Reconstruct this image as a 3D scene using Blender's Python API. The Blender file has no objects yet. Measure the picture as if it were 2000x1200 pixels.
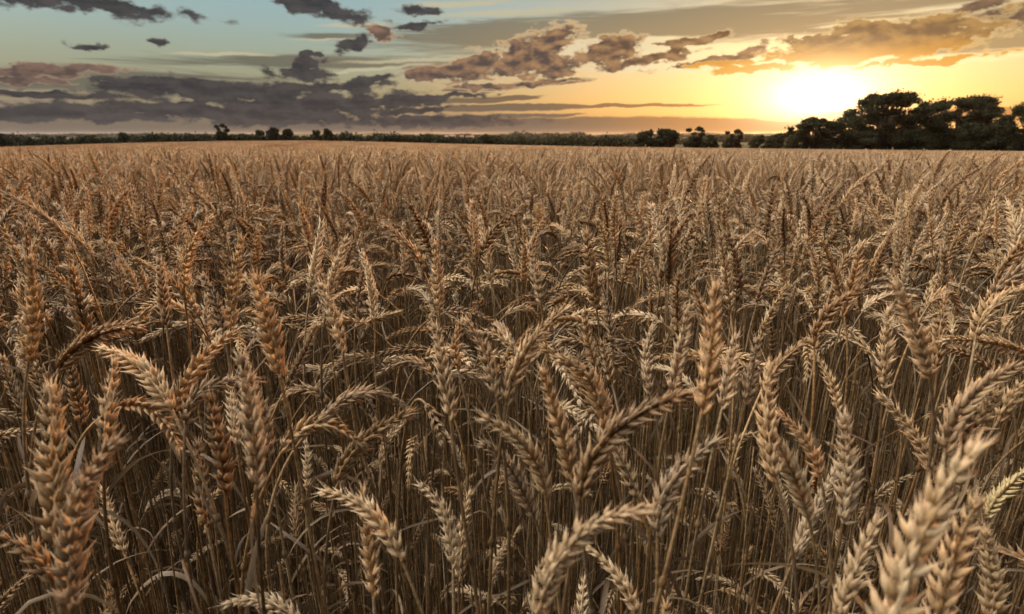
import bpy, math, random
import numpy as np
from mathutils import Vector, Matrix

R = math.radians
rng = np.random.default_rng(7)
random.seed(7)
scene = bpy.context.scene
COL = scene.collection

# ------------------------------------------------------------------ camera
CAM_H = 1.05
PITCH = R(16.53)
FPX = 1139.0                      # focal length in pixels of a 2000 px wide frame
cam_data = bpy.data.cameras.new('camera')
cam_data.lens = 36.0 * FPX / 2000.0
cam_data.sensor_width = 36.0
cam_data.clip_start = 0.01
cam_data.clip_end = 30000
cam_data.dof.use_dof = True
cam_data.dof.focus_distance = 0.85
cam_data.dof.aperture_fstop = 9.0
cam = bpy.data.objects.new('camera', cam_data)
COL.objects.link(cam)
cam.location = (0, 0, CAM_H)
cam.rotation_euler = (math.pi / 2 - PITCH, 0, 0)
scene.camera = cam
FW = np.array([0, math.cos(PITCH), -math.sin(PITCH)])
UP = np.array([0, math.sin(PITCH), math.cos(PITCH)])
RT = np.array([1.0, 0, 0])
CAMP = np.array([0, 0, CAM_H])

def pix(x, y, d):
    """point at photo pixel (x, y), d metres along the view axis"""
    return CAMP + d * (FW + (x - 1000) / FPX * RT - (y - 600) / FPX * UP)

def proj(P):
    q = np.asarray(P) - CAMP
    d = q @ FW
    return 1000 + FPX * (q @ RT) / d, 600 - FPX * (q @ UP) / d, d

def azel(x, y):
    v = FW + (x - 1000) / FPX * RT - (y - 600) / FPX * UP
    return math.degrees(math.atan2(v[0], v[1])), math.degrees(math.atan2(v[2], math.hypot(v[0], v[1])))

# ------------------------------------------------------------------ render settings
scene.view_settings.view_transform = 'Standard'
scene.view_settings.look = 'None'
scene.view_settings.exposure = 0.6
scene.view_settings.gamma = 1.0
scene.cycles.use_denoising = True
try:
    scene.cycles.denoiser = 'OPENIMAGEDENOISE'
except Exception:
    pass
scene.cycles.max_bounces = 7
scene.cycles.diffuse_bounces = 2
scene.cycles.glossy_bounces = 2
scene.cycles.transmission_bounces = 3
scene.cycles.volume_bounces = 0
scene.cycles.sample_clamp_indirect = 4

# ------------------------------------------------------------------ sky
SUN_AZ, SUN_EL = azel(1600, 196)
LAMP_EL = 7.0
world = bpy.data.worlds.new('World')
scene.world = world
world.use_nodes = True
NT = world.node_tree
NT.nodes.clear()
_L = NT.links

def nd(kind, **kw):
    n = NT.nodes.new(kind)
    for k, v in kw.items():
        setattr(n, k, v)
    return n

def setin(n, i, v):
    if hasattr(v, 'is_output') or isinstance(v, bpy.types.NodeSocket):
        _L.new(v, n.inputs[i])
    else:
        n.inputs[i].default_value = v

def M(op, a, b=0.0, c=0.0, clamp=False):
    n = nd('ShaderNodeMath', operation=op, use_clamp=clamp)
    setin(n, 0, a); setin(n, 1, b)
    if op in ('MULTIPLY_ADD', 'SMOOTH_MIN', 'SMOOTH_MAX'):
        setin(n, 2, c)
    return n.outputs[0]

def VM(op, a, b=None, c=None):
    n = nd('ShaderNodeVectorMath', operation=op)
    setin(n, 0, a)
    if b is not None:
        setin(n, 1, b)
    if c is not None:
        setin(n, 2, c)
    return n.outputs['Value'] if op in ('LENGTH', 'DOT_PRODUCT') else n.outputs[0]

def MR(v, a, b, c=0.0, d=1.0, interp='SMOOTHSTEP'):
    n = nd('ShaderNodeMapRange', interpolation_type=interp)
    for i, q in enumerate((v, a, b, c, d)):
        setin(n, i, q)
    return n.outputs[0]

def XYZ(x, y, z):
    n = nd('ShaderNodeCombineXYZ')
    setin(n, 0, x); setin(n, 1, y); setin(n, 2, z)
    return n.outputs[0]

def NOISE(v, scale, detail=4.0, rough=0.5, dist=0.0):
    n = nd('ShaderNodeTexNoise')
    setin(n, 'Vector', v)
    n.inputs['Scale'].default_value = scale
    n.inputs['Detail'].default_value = detail
    n.inputs['Roughness'].default_value = rough
    n.inputs['Distortion'].default_value = dist
    return n

def MIXC(f, a, b, mode='MIX'):
    n = nd('ShaderNodeMix', data_type='RGBA', blend_type=mode)
    setin(n, 0, f)
    setin(n, 6, a if not isinstance(a, tuple) else (*a[:3], 1.0))
    setin(n, 7, b if not isinstance(b, tuple) else (*b[:3], 1.0))
    return n.outputs[2]

def RAMP(v, lo, hi, stops):
    f = MR(v, lo, hi, 0, 1, 'LINEAR')
    n = nd('ShaderNodeValToRGB')
    el = n.color_ramp.elements
    while len(el) < len(stops):
        el.new(0.5)
    for e, (p, c) in zip(el, stops):
        e.position = (p - lo) / (hi - lo)
        e.color = (*c, 1)
    _L.new(f, n.inputs[0])
    return n.outputs[0]

tc = nd('ShaderNodeTexCoord')
DIR = VM('NORMALIZE', tc.outputs['Generated'])
sp = nd('ShaderNodeSeparateXYZ'); _L.new(DIR, sp.inputs[0])
AZ = M('MULTIPLY', M('ARCTAN2', sp.outputs[0], sp.outputs[1]), 57.29578)
EL = M('MULTIPLY', M('ARCSINE', sp.outputs[2]), 57.29578)
sun_dir = (math.sin(R(SUN_AZ)) * math.cos(R(SUN_EL)), math.cos(R(SUN_AZ)) * math.cos(R(SUN_EL)), math.sin(R(SUN_EL)))
ANG = M('MULTIPLY', M('ARCCOSINE', M('MINIMUM', VM('DOT_PRODUCT', DIR, sun_dir), 0.99999)), 57.29578)
FLAT = XYZ(AZ, EL, 0.0)
# clear sky colours: away from the sun and round the sun
nish = nd('ShaderNodeTexSky', sky_type='NISHITA', sun_disc=False)
nish.sun_elevation = R(LAMP_EL); nish.sun_rotation = R(SUN_AZ)
left = RAMP(EL, 0, 60, [(0, (.11, .09, .08)), (0.8, (.14, .11, .09)), (2.0, (.24, .185, .125)), (4.2, (.29, .265, .16)),
                        (6.5, (.30, .335, .245)), (9, (.29, .39, .37)), (12, (.26, .40, .45)), (22, (.24, .30, .34)), (46, (.50, .55, .60)), (60, (1.1, 1.1, 1.2))])
near = RAMP(EL, 0, 60, [(0, (.40, .20, .07)), (1.5, (.62, .29, .07)), (3, (.85, .43, .12)), (5.5, (.80, .52, .24)),
                        (8, (.58, .47, .28)), (12, (.36, .35, .27)), (22, (.42, .37, .29)), (46, (.6, .58, .52)), (60, (1.1, 1.1, 1.2))])
gaz = MR(M('ABSOLUTE', M('SUBTRACT', AZ, SUN_AZ)), 6, 44, 1, 0)
def SC(col, f):
    n = nd('ShaderNodeVectorMath', operation='SCALE')
    setin(n, 0, col)
    setin(n, 'Scale', f)
    return n.outputs[0]
base = MIXC(gaz, left, near)
base = MIXC(1.0, base, MIXC(0.013, (0, 0, 0), nish.outputs[0]), 'ADD')
gd = VM('LENGTH', VM('MULTIPLY', VM('SUBTRACT', FLAT, (SUN_AZ, SUN_EL + 0.35, 0)), (1.0, 2.1, 0)))
g2 = M('EXPONENT', M('DIVIDE', gd, -9.0))
base = MIXC(1.0, base, MIXC(g2, (0, 0, 0), (.40, .22, .08)), 'ADD')
backf = M('MULTIPLY', MR(M('ABSOLUTE', AZ), 62, 105, 0, 0.85), MR(EL, 25, 50, 1, 0))
base = MIXC(backf, base, (.05, .055, .07))
hd = (math.sin(R(-85)) * math.cos(R(52)), math.cos(R(-85)) * math.cos(R(52)), math.sin(R(52)))  # bright sky patch high on the left, out of frame, added as soft fill
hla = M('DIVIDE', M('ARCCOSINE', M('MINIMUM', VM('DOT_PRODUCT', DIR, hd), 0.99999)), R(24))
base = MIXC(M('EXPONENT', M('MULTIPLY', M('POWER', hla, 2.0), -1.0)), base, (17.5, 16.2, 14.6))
# noise fields for the clouds
CS = (1, 1.9, 1)
n1 = NOISE(VM('MULTIPLY', FLAT, CS), 0.62, 7, 0.60).outputs['Fac']
nlo = NOISE(VM('MULTIPLY', FLAT, CS), 0.62, 2.5, 0.5).outputs['Fac']
nup = NOISE(VM('MULTIPLY', VM('ADD', FLAT, (.30, .45, 0)), CS), 0.62, 2.5, 0.5).outputs['Fac']
nw1 = NOISE(VM('MULTIPLY', FLAT, (1, 1.5, 1)), 0.45, 5, 0.55).outputs['Fac']
nw2 = NOISE(VM('MULTIPLY_ADD', FLAT, (1, 1.5, 1), (31, 17, 5)), 0.45, 5, 0.55).outputs['Fac']
nwv = XYZ(M('SUBTRACT', nw1, 0.5), M('SUBTRACT', nw2, 0.5), 0.0)
streak = NOISE(VM('MULTIPLY', VM('ADD', FLAT, (0, 0, 3)), (.10, 1.6, 1)), 1.0, 6, 0.62, 0.5).outputs['Fac']
relief = MR(M('ADD', M('SUBTRACT', nlo, nup), M('MULTIPLY', M('SUBTRACT', n1, nlo), 0.8)), -0.18, 0.24, 0, 1)
wv = VM('ADD', FLAT, VM('MULTIPLY', nwv, (3.6, 1.5, 0)))
wl = VM('ADD', FLAT, VM('MULTIPLY', nwv, (3.6, .5, 0)))

def cloud_mask(blobs, vec, amp, soft, nz, bias=0.12):
    acc = None
    for b in blobs:
        x, y, w, h = b[:4]
        rot = b[4] if len(b) > 4 else 0
        a, e = azel(x, y)
        mp = nd('ShaderNodeMapping', vector_type='TEXTURE')
        setin(mp, 0, vec)
        mp.inputs['Location'].default_value = (a, e, 0)
        mp.inputs['Rotation'].default_value = (0, 0, R(rot))
        mp.inputs['Scale'].default_value = (w * .0462, h * .0462, 1)
        q = VM('LENGTH', mp.outputs[0])
        acc = M('SMOOTH_MIN', acc, q, 0.2) if acc is not None else q
    f = M('ADD', M('SUBTRACT', 1.0 + bias, acc), M('MULTIPLY', M('SUBTRACT', nz, 0.5), amp))
    return MR(f, 0.0, soft), f

# 1 thin high veil
mv, _ = cloud_mask([(1350, 50, 560, 40, 2), (1080, 62, 420, 34, 3), (640, 122, 360, 14, 1), (250, 160, 300, 26), (1900, 60, 260, 46),
                    (640, 72, 90, 8, 2)], FLAT, 1.8, 0.6, streak)
veilc = MIXC(MR(AZ, -25, 24), (.135, .125, .095), (.40, .26, .115))
veilc = MIXC(MR(EL, 7, 12), veilc, MIXC(MR(AZ, -5, 24), (.15, .16, .13), (.26, .20, .12)))
sky = MIXC(M('MULTIPLY', mv, 0.85), base, veilc)
# bright gaps and streaks
mb, _ = cloud_mask([(1000, 25, 190, 8, 2), (690, 50, 80, 5, 3), (640, 77, 90, 3, 2), (820, 118, 160, 5, 3), (430, 106, 110, 4, 2), (900, 8, 130, 6, 2), (720, 136, 130, 4, 6)], wl, 1.6, 0.8, streak)
sky = MIXC(M('MULTIPLY', mb, 0.85), sky, (.56, .50, .33))
mb2, _ = cloud_mask([(1440, 98, 220, 11, 1), (1230, 86, 130, 13), (1120, 104, 90, 12), (1640, 128, 240, 9), (1560, 112, 90, 9), (1300, 130, 160, 8)], wl, 1.5, 0.55, streak, 0.35)
sky = MIXC(M('MULTIPLY', mb2, 0.9), sky, MIXC(MR(AZ, 6, 22), (.80, .68, .45), (1.25, .95, .45)))
# 2 haze bank along the horizon
mh, _ = cloud_mask([(1130, 246, 400, 17, 0), (760, 244, 200, 14, 2), (1960, 224, 300, 12), (1340, 246, 240, 14), (1000, 211, 190, 7, 1), (1180, 207, 230, 3.5), (965, 194, 110, 6, 3), (80, 186, 150, 5), (1060, 163, 110, 6, 4), (950, 172, 90, 6, 3), (1030, 226, 120, 4, 1)], wl, 0.7, 0.30, streak)
sky = MIXC(M('MULTIPLY', mh, 0.9), sky, MIXC(MR(AZ, 0, 26), MIXC(MR(EL, 1.2, 3), (.155, .12, .095), (.17, .115, .072)), (.62, .27, .07)))
# 3 dark stratocumulus
md, fd = cloud_mask([(450, 178, 230, 20), (640, 170, 140, 11, 4), (600, 206, 250, 22, 3), (360, 214, 260, 14), (110, 225, 250, 11), (560, 230, 190, 18), (90, 214, 60, 9), (330, 163, 110, 10),
                     (600, 130, 32, 13, 25), (590, 145, 60, 12), (715, 162, 76, 9, 14), (130, 2, 170, 15, -3), (230, 12, 110, 10, -3), (600, 4, 120, 17, -12), (680, 28, 50, 8, -15), (825, 20, 44, 7),
                     (1915, 8, 40, 10, 10), (1925, 32, 45, 8, 6), (1985, 32, 40, 9), (815, 52, 50, 8, 8), (690, 88, 36, 13, 22), (172, 88, 20, 5), (302, 80, 15, 8), (80, 186, 130, 4), (614, 102, 14, 7, 30),
                     (850, 190, 120, 6, 5), (790, 200, 110, 9, 5), (800, 216, 110, 7, 4), (860, 238, 200, 12)], wv, 2.6, 0.60, n1, 0.30)
dcol = MIXC(MR(M('ADD', M('MULTIPLY', relief, 0.35), streak), 0.3, 0.95), (.036, .034, .038), (.080, .070, .068))
dcol = MIXC(MR(fd, 0.02, 0.55), MIXC(MR(AZ, -40, -5), (.135, .12, .115), (.26, .185, .13)), dcol)
dcol = MIXC(MR(AZ, -8, 12), dcol, MIXC(relief, (.15, .09, .06), (.27, .16, .085)))
layers = [(M('MULTIPLY', md, 0.97), dcol)]
# 4 sunlit cumulus
mc, fc = cloud_mask([(860, 144, 75, 17, 8), (930, 130, 75, 28, 18), (1015, 112, 62, 38, 25), (1075, 88, 62, 30, 28), (1060, 128, 68, 30), (1190, 100, 66, 28, 12), (1258, 120, 95, 8, 8), (1318, 102, 22, 14, 40),
                     (1452, 104, 54, 10, 24), (950, 170, 80, 7, 3), (1060, 163, 80, 6, 6), (748, 68, 22, 14), (1390, 118, 110, 6, 8), (40, 140, 130, 11, 4), (20, 158, 80, 6), (1375, 74, 60, 8, 5), (1335, 84, 50, 6)], wv, 2.3, 0.42, n1, 0.24)
ccol = MIXC(relief, MIXC(MR(AZ, 2, 22), (.105, .076, .066), (.22, .115, .045)), MIXC(MR(AZ, -20, 12), (.24, .15, .11), (.46, .26, .12)))
ccol = MIXC(MR(fc, 0.08, 0.55, 1.0, 0), ccol, MIXC(MR(AZ, -20, 6), (.40, .28, .19), (.95, .68, .36)))
layers.append((mc, ccol))
# 5 orange clouds beside the sun
mo, fo = cloud_mask([(1710, 90, 165, 26, 2), (1760, 72, 130, 24, 6), (1690, 58, 60, 18, -6), (1600, 84, 60, 16, -4), (1620, 104, 100, 12, 4), (1490, 134, 95, 7, 3), (1790, 122, 110, 5, 3), (1420, 124, 80, 6, 2)], wv, 2.3, 0.45, n1, .2)
ocol = MIXC(relief, (.22, .125, .055), (.50, .28, .09))
ocol = MIXC(MR(EL, 5.4, 7.4), (.80, .37, .045), ocol)
ocol = MIXC(MR(fo, 0.08, 0.45, 0.95, 0), ocol, (1.2, .82, .34))
layers.append((M('MULTIPLY', mo, 0.95), ocol))
# glare of the low sun itself
g1 = M('EXPONENT', M('MULTIPLY', M('POWER', M('DIVIDE', gd, 3.2), 1.35), -1.0))
g3 = M('EXPONENT', M('MULTIPLY', M('POWER', M('DIVIDE', gd, 8.5), 2.0), -1.0))
def BG(c):
    n = nd('ShaderNodeBackground')
    setin(n, 0, SC(c, 10.0))
    n.inputs[1].default_value = 0.066
    return n.outputs[0]
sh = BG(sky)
for fac_, col_ in layers:
    mx = nd('ShaderNodeMixShader')
    _L.new(fac_, mx.inputs[0]); _L.new(sh, mx.inputs[1]); _L.new(BG(col_), mx.inputs[2])
    sh = mx.outputs[0]
glare = MIXC(1.0, MIXC(g1, (0, 0, 0), (2.9, 2.4, 1.5)), MIXC(g3, (0, 0, 0), (.24, .115, .065)), 'ADD')
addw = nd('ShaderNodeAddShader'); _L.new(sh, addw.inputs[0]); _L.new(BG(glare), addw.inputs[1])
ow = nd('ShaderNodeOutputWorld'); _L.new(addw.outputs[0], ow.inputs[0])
world.cycles.sampling_method = 'MANUAL'
world.cycles.sample_map_resolution = 1024

# ------------------------------------------------------------------ sun
sd = bpy.data.lights.new('sun', 'SUN')
sd.energy = 5.0
sd.angle = R(0.5)
sd.color = (1.0, 0.45, 0.15)
sun = bpy.data.objects.new('sun', sd)
COL.objects.link(sun)
sun.rotation_euler = Vector((math.sin(R(SUN_AZ)) * math.cos(R(LAMP_EL)), math.cos(R(SUN_AZ)) * math.cos(R(LAMP_EL)), math.sin(R(LAMP_EL)))).to_track_quat('Z', 'Y').to_euler()

# ------------------------------------------------------------------ materials
def mat(name):
    m = bpy.data.materials.new(name)
    m.use_nodes = True
    m.node_tree.nodes.clear()
    return m

class NB:
    """small node builder for surface materials"""
    def __init__(s, name):
        s.m = mat(name); s.t = s.m.node_tree
    def n(s, kind, ins=None, **kw):
        n = s.t.nodes.new(kind)
        for k, v in kw.items():
            setattr(n, k, v)
        for k, v in (ins or {}).items():
            if isinstance(v, bpy.types.NodeSocket):
                s.t.links.new(v, n.inputs[k])
            else:
                n.inputs[k].default_value = v
        return n
    def ramp(s, v, stops):
        n = s.t.nodes.new('ShaderNodeValToRGB')
        el = n.color_ramp.elements
        while len(el) < len(stops):
            el.new(.5)
        for e, (p, c) in zip(el, stops):
            e.position = p; e.color = (*c, 1)
        s.t.links.new(v, n.inputs[0])
        return n.outputs[0]
    def mix(s, f, a, b, mode='MIX'):
        n = s.t.nodes.new('ShaderNodeMix'); n.data_type = 'RGBA'; n.blend_type = mode
        for i, v in ((0, f), (6, a), (7, b)):
            if isinstance(v, bpy.types.NodeSocket):
                s.t.links.new(v, n.inputs[i])
            else:
                n.inputs[i].default_value = v if not isinstance(v, tuple) else (*v, 1)
        return n.outputs[2]
    def out(s, sh):
        o = s.t.nodes.new('ShaderNodeOutputMaterial')
        s.t.links.new(sh, o.inputs[0])
        return s.m

def straw_material(name, stops, tipcol, trans, rough, fine=900, green=0.0):
    b = NB(name)
    at = b.n('ShaderNodeAttribute', attribute_name='vt')
    sx = b.n('ShaderNodeSeparateXYZ', {0: at.outputs['Vector']})
    oi = b.n('ShaderNodeObjectInfo')
    tcn = b.n('ShaderNodeTexCoord')
    nz = b.n('ShaderNodeTexNoise', {'Vector': tcn.outputs['Object'], 'Scale': fine, 'Detail': 2.0})
    a = b.n('ShaderNodeMath', {0: oi.outputs['Random'], 1: 0.62}, operation='MULTIPLY').outputs[0]
    c = b.n('ShaderNodeMath', {0: sx.outputs[1], 1: 0.30, 2: a}, operation='MULTIPLY_ADD').outputs[0]
    d = b.n('ShaderNodeMath', {0: nz.outputs['Fac'], 1: 0.30, 2: c}, operation='MULTIPLY_ADD').outputs[0]
    col = b.ramp(d, stops)
    h1 = b.n('ShaderNodeMath', {0: oi.outputs['Random'], 1: 7.31}, operation='MULTIPLY').outputs[0]
    h1 = b.n('ShaderNodeMath', {0: h1}, operation='FRACT').outputs[0]
    ho = b.n('ShaderNodeMapRange', {0: h1, 1: .55, 2: 1.0, 3: 0.0, 4: .75}).outputs[0]
    hg = b.n('ShaderNodeMapRange', {0: h1, 1: .40, 2: 0.0, 3: 0.0, 4: .65}).outputs[0]
    col = b.mix(ho, col, b.mix(1.0, col, (1.0, .80, .58), 'MULTIPLY'))
    col = b.mix(hg, col, (.50, .385, .25) if 'ear' in name else (.19, .14, .085))
    fv = b.n('ShaderNodeVectorMath', {0: at.outputs['Vector'], 1: (1.6, 40.0, 11.0)}, operation='MULTIPLY')
    fib = b.n('ShaderNodeTexNoise', {'Vector': fv.outputs[0], 'Scale': 1.0, 'Detail': 3.0})
    fr = b.n('ShaderNodeMapRange', {0: fib.outputs['Fac'], 1: .35, 2: .7, 3: .58, 4: 1.26})
    cc = b.n('ShaderNodeVectorMath', {0: col}, operation='SCALE'); b.t.links.new(fr.outputs[0], cc.inputs['Scale'])
    col = cc.outputs[0]
    tf = b.n('ShaderNodeMath', {0: sx.outputs[0], 1: 2.0}, operation='POWER').outputs[0]
    tf = b.n('ShaderNodeMath', {0: tf, 1: 0.50}, operation='MULTIPLY').outputs[0]
    col = b.mix(tf, col, tipcol)
    if green:
        col = b.mix(green, col, (.16, .20, .06))
    p = b.n('ShaderNodeBsdfPrincipled', {'Base Color': col, 'Roughness': rough, 'Specular IOR Level': 0.35})
    bp = b.n('ShaderNodeBump', {'Height': nz.outputs['Fac'], 'Strength': 0.35, 'Distance': 0.0006})
    b.t.links.new(bp.outputs[0], p.inputs['Normal'])
    t = b.n('ShaderNodeBsdfTranslucent', {'Color': col})
    mx = b.n('ShaderNodeMixShader', {0: trans, 1: p.outputs[0], 2: t.outputs[0]})
    return b.out(mx.outputs[0])

EAR_STOPS = [(0.15, (.10, .046, .014)), (0.4, (.25, .137, .047)), (0.65, (.42, .27, .115)), (0.95, (.70, .55, .34))]
M_EAR = straw_material('wheat_ear', EAR_STOPS, (.74, .58, .38), 0.45, 0.55)
M_EARG = straw_material('wheat_ear_unripe', EAR_STOPS, (.45, .42, .22), 0.27, 0.55, green=0.28)
M_STEM = straw_material('wheat_straw', [(0.1, (.035, .019, .007)), (0.4, (.105, .062, .025)), (0.75, (.225, .142, .062)), (1.0, (.42, .30, .16))], (.30, .21, .12), 0.15, 0.45, fine=260)
M_LEAF = straw_material('dry_leaf', [(0.1, (.045, .025, .011)), (0.4, (.09, .055, .027)), (0.8, (.17, .115, .062)), (1.0, (.30, .22, .135))], (.30, .22, .15), 0.38, 0.6, fine=160)

def soil_material():
    b = NB('field_soil')
    g = b.n('ShaderNodeNewGeometry')
    n1 = b.n('ShaderNodeTexNoise', {'Vector': g.outputs['Position'], 'Scale': 9.0, 'Detail': 8.0, 'Roughness': .65})
    col = b.ramp(n1.outputs['Fac'], [(0.3, (.020, .013, .009)), (0.55, (.045, .03, .018)), (0.75, (.11, .07, .04))])
    p = b.n('ShaderNodeBsdfPrincipled', {'Base Color': col, 'Roughness': 1.0, 'Specular IOR Level': 0.0})
    bp = b.n('ShaderNodeBump', {'Height': n1.outputs['Fac'], 'Strength': 0.8, 'Distance': 0.03})
    b.t.links.new(bp.outputs[0], p.inputs['Normal'])
    return b.out(p.outputs[0])
M_SOIL = soil_material()

def hills_material():
    b = NB('farmland')
    g = b.n('ShaderNodeNewGeometry')
    mp = b.n('ShaderNodeMapping', {'Vector': g.outputs['Position'], 'Scale': (.0045, .0016, 0)})
    v = b.n('ShaderNodeTexVoronoi', {'Vector': mp.outputs[0], 'Scale': 1.0})
    sv = b.n('ShaderNodeSeparateColor', {0: v.outputs['Color']})
    col = b.ramp(sv.outputs[0], [(0.0, (.035, .045, .018)), (0.3, (.11, .08, .045)), (0.5, (.05, .05, .024)), (0.7, (.16, .11, .06)), (1.0, (.08, .06, .034))])
    ln = b.n('ShaderNodeVectorMath', {0: g.outputs['Position']}, operation='LENGTH')
    nf = b.n('ShaderNodeMapRange', {0: ln.outputs['Value'], 1: 215, 2: 250})
    nz = b.n('ShaderNodeTexNoise', {'Vector': g.outputs['Position'], 'Scale': .4, 'Detail': 5.0})
    gr = b.ramp(nz.outputs['Fac'], [(0.3, (.055, .065, .022)), (0.7, (.11, .105, .04))])
    col = b.mix(nf.outputs[0], gr, col)
    p = b.n('ShaderNodeBsdfPrincipled', {'Base Color': col, 'Roughness': 1.0, 'Specular IOR Level': 0.0})
    return b.out(p.outputs[0])
M_HILL = hills_material()

def foliage_material(name, c0, c1):
    b = NB(name)
    oi = b.n('ShaderNodeAttribute', attribute_name='vt')
    sx = b.n('ShaderNodeSeparateXYZ', {0: oi.outputs['Vector']})
    col = b.ramp(sx.outputs[1], [(0.0, c0), (1.0, c1)])
    p = b.n('ShaderNodeBsdfPrincipled', {'Base Color': col, 'Roughness': .8, 'Specular IOR Level': 0.15})
    t = b.n('ShaderNodeBsdfTranslucent', {'Color': col})
    mx = b.n('ShaderNodeMixShader', {0: 0.25, 1: p.outputs[0], 2: t.outputs[0]})
    return b.out(mx.outputs[0])
M_FOL = foliage_material('oak_foliage', (.014, .017, .007), (.032, .032, .012))
M_FOL2 = foliage_material('hedge_foliage', (.016, .020, .009), (.036, .036, .015))

def bark_material():
    b = NB('bark')
    g = b.n('ShaderNodeNewGeometry')
    nz = b.n('ShaderNodeTexNoise', {'Vector': g.outputs['Position'], 'Scale': 6.0, 'Detail': 4.0})
    col = b.ramp(nz.outputs['Fac'], [(0.3, (.05, .035, .025)), (0.7, (.12, .09, .065))])
    return b.out(b.n('ShaderNodeBsdfPrincipled', {'Base Color': col, 'Roughness': .9}).outputs[0])
M_BARK = bark_material()

def plain(name, c, rough=.8):
    b = NB(name)
    g = b.n('ShaderNodeNewGeometry')
    nz = b.n('ShaderNodeTexNoise', {'Vector': g.outputs['Position'], 'Scale': .8, 'Detail': 4.0})
    col = b.ramp(nz.outputs['Fac'], [(0.3, tuple(x * .85 for x in c)), (0.7, c)])
    return b.out(b.n('ShaderNodeBsdfPrincipled', {'Base Color': col, 'Roughness': rough}).outputs[0])
M_WALL = plain('render_wall', (.30, .27, .24)); M_ROOF = plain('roof_tile', (.20, .10, .07)); M_GLASS = plain('window_glass', (.05, .06, .07), .2)

# ------------------------------------------------------------------ mesh building
class Geo:
    def __init__(s):
        s.v = []; s.f = []; s.a = []; s.m = []; s.n = 0
    def add(s, v, f, a=None, mi=0):
        """f: list of index arrays (n,3) or (n,4)"""
        v = np.asarray(v, dtype=np.float64).reshape(-1, 3)
        if a is None:
            a = np.zeros((len(v), 3))
        for q in f:
            q = np.asarray(q)
            if len(q):
                s.f.append(q + s.n); s.m.append(np.full(len(q), mi))
        s.v.append(v); s.a.append(a); s.n += len(v)
    def merge(s, o, mi=0, M3=None, off=None):
        v = np.concatenate(o.v)
        if M3 is not None: v = v @ M3.T
        if off is not None: v = v + off
        for q in o.f:
            s.f.append(q + s.n); s.m.append(np.full(len(q), mi))
        s.v.append(v); s.a.append(np.concatenate(o.a)); s.n += len(v)
    def mesh(s, name, mats, smooth=True):
        me = bpy.data.meshes.new(name)
        v = np.concatenate(s.v).astype(np.float32)
        me.vertices.add(len(v)); me.vertices.foreach_set('co', v.ravel())
        lt = np.concatenate([np.full(len(q), q.shape[1]) for q in s.f])
        idx = np.concatenate([q.ravel() for q in s.f]).astype(np.int32)
        me.loops.add(len(idx)); me.loops.foreach_set('vertex_index', idx)
        ls = np.concatenate([[0], np.cumsum(lt)[:-1]]).astype(np.int32)
        me.polygons.add(len(lt)); me.polygons.foreach_set('loop_start', ls)
        me.polygons.foreach_set('use_smooth', np.full(len(lt), smooth))
        me.polygons.foreach_set('material_index', np.concatenate(s.m).astype(np.int32))
        me.update(calc_edges=True)
        at = me.attributes.new('vt', 'FLOAT_VECTOR', 'POINT')
        at.data.foreach_set('vector', np.concatenate(s.a).astype(np.float32).ravel())
        for m in mats:
            me.materials.append(m)
        me.validate()
        return me

def nrm(v):
    return v / np.maximum(np.linalg.norm(v, axis=-1, keepdims=True), 1e-9)

def frames(P, roll=0.0):
    """tangent, side, binormal along a polyline (parallel transport)"""
    T = nrm(np.gradient(P, axis=0))
    ref = np.array([1.0, 0, 0]) if abs(T[0][0]) < .8 else np.array([0, 1.0, 0])
    N = [nrm(ref - T[0] * (ref @ T[0]))]
    for i in range(1, len(P)):
        n = N[-1] - T[i] * (N[-1] @ T[i])
        N.append(nrm(n))
    N = np.array(N); B = np.cross(T, N)
    c, s_ = math.cos(roll), math.sin(roll)
    return T, N * c + B * s_, B * c - N * s_

def tube(g, P, rad, seg=5, roll=0, av=None, mi=0):
    P = np.asarray(P, float); n = len(P)
    T, N, B = frames(P, roll)
    rad = np.broadcast_to(rad, (n,))
    th = np.arange(seg) * 2 * math.pi / seg
    V = P[:, None] + rad[:, None, None] * (np.cos(th)[None, :, None] * N[:, None] + np.sin(th)[None, :, None] * B[:, None])
    i, j = np.meshgrid(np.arange(n - 1), np.arange(seg), indexing='ij')
    a = i * seg + j; b = i * seg + (j + 1) % seg
    F = np.stack([a, b, b + seg, a + seg], -1).reshape(-1, 4)
    A = np.zeros((n * seg, 3))
    if av is not None:
        A[:, :2] = np.repeat(np.asarray(av), seg, axis=0)
    g.add(V, [F], A, mi)

def floret(seg, prof):
    """pointed grain husk along +x: unit length, y width, z thickness"""
    V = []; 
    for t, r, lift in prof:
        for k in range(seg):
            th = 2 * math.pi * k / seg
            V.append((t, r * math.cos(th), r * .72 * math.sin(th) + lift))
    n = len(prof)
    V.append((1.0, 0, 0.0))
    F = []
    for i in range(n - 1):
        for k in range(seg):
            a = i * seg + k; b = i * seg + (k + 1) % seg
            F.append((a, b, b + seg, a + seg))
    T = [((n - 1) * seg + k, (n - 1) * seg + (k + 1) % seg, n * seg) for k in range(seg)]
    Z = [abs(2 * (k + .5) / seg - 1) for i in range(n) for k in range(seg)] + [.5]
    return np.array(V), np.array(F), np.array(T), np.array(Z)

FL_HI = floret(6, [(0, .09, 0), (.12, .165, .0), (.32, .205, .02), (.52, .175, .035), (.70, .10, .03), (.84, .04, .01)])
FL_MD = floret(5, [(0, .11, 0), (.25, .21, .0), (.55, .17, .03), (.78, .06, .01)])
FL_LO = floret(3, [(0, .2, 0), (.4, .30, .0)])

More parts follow.
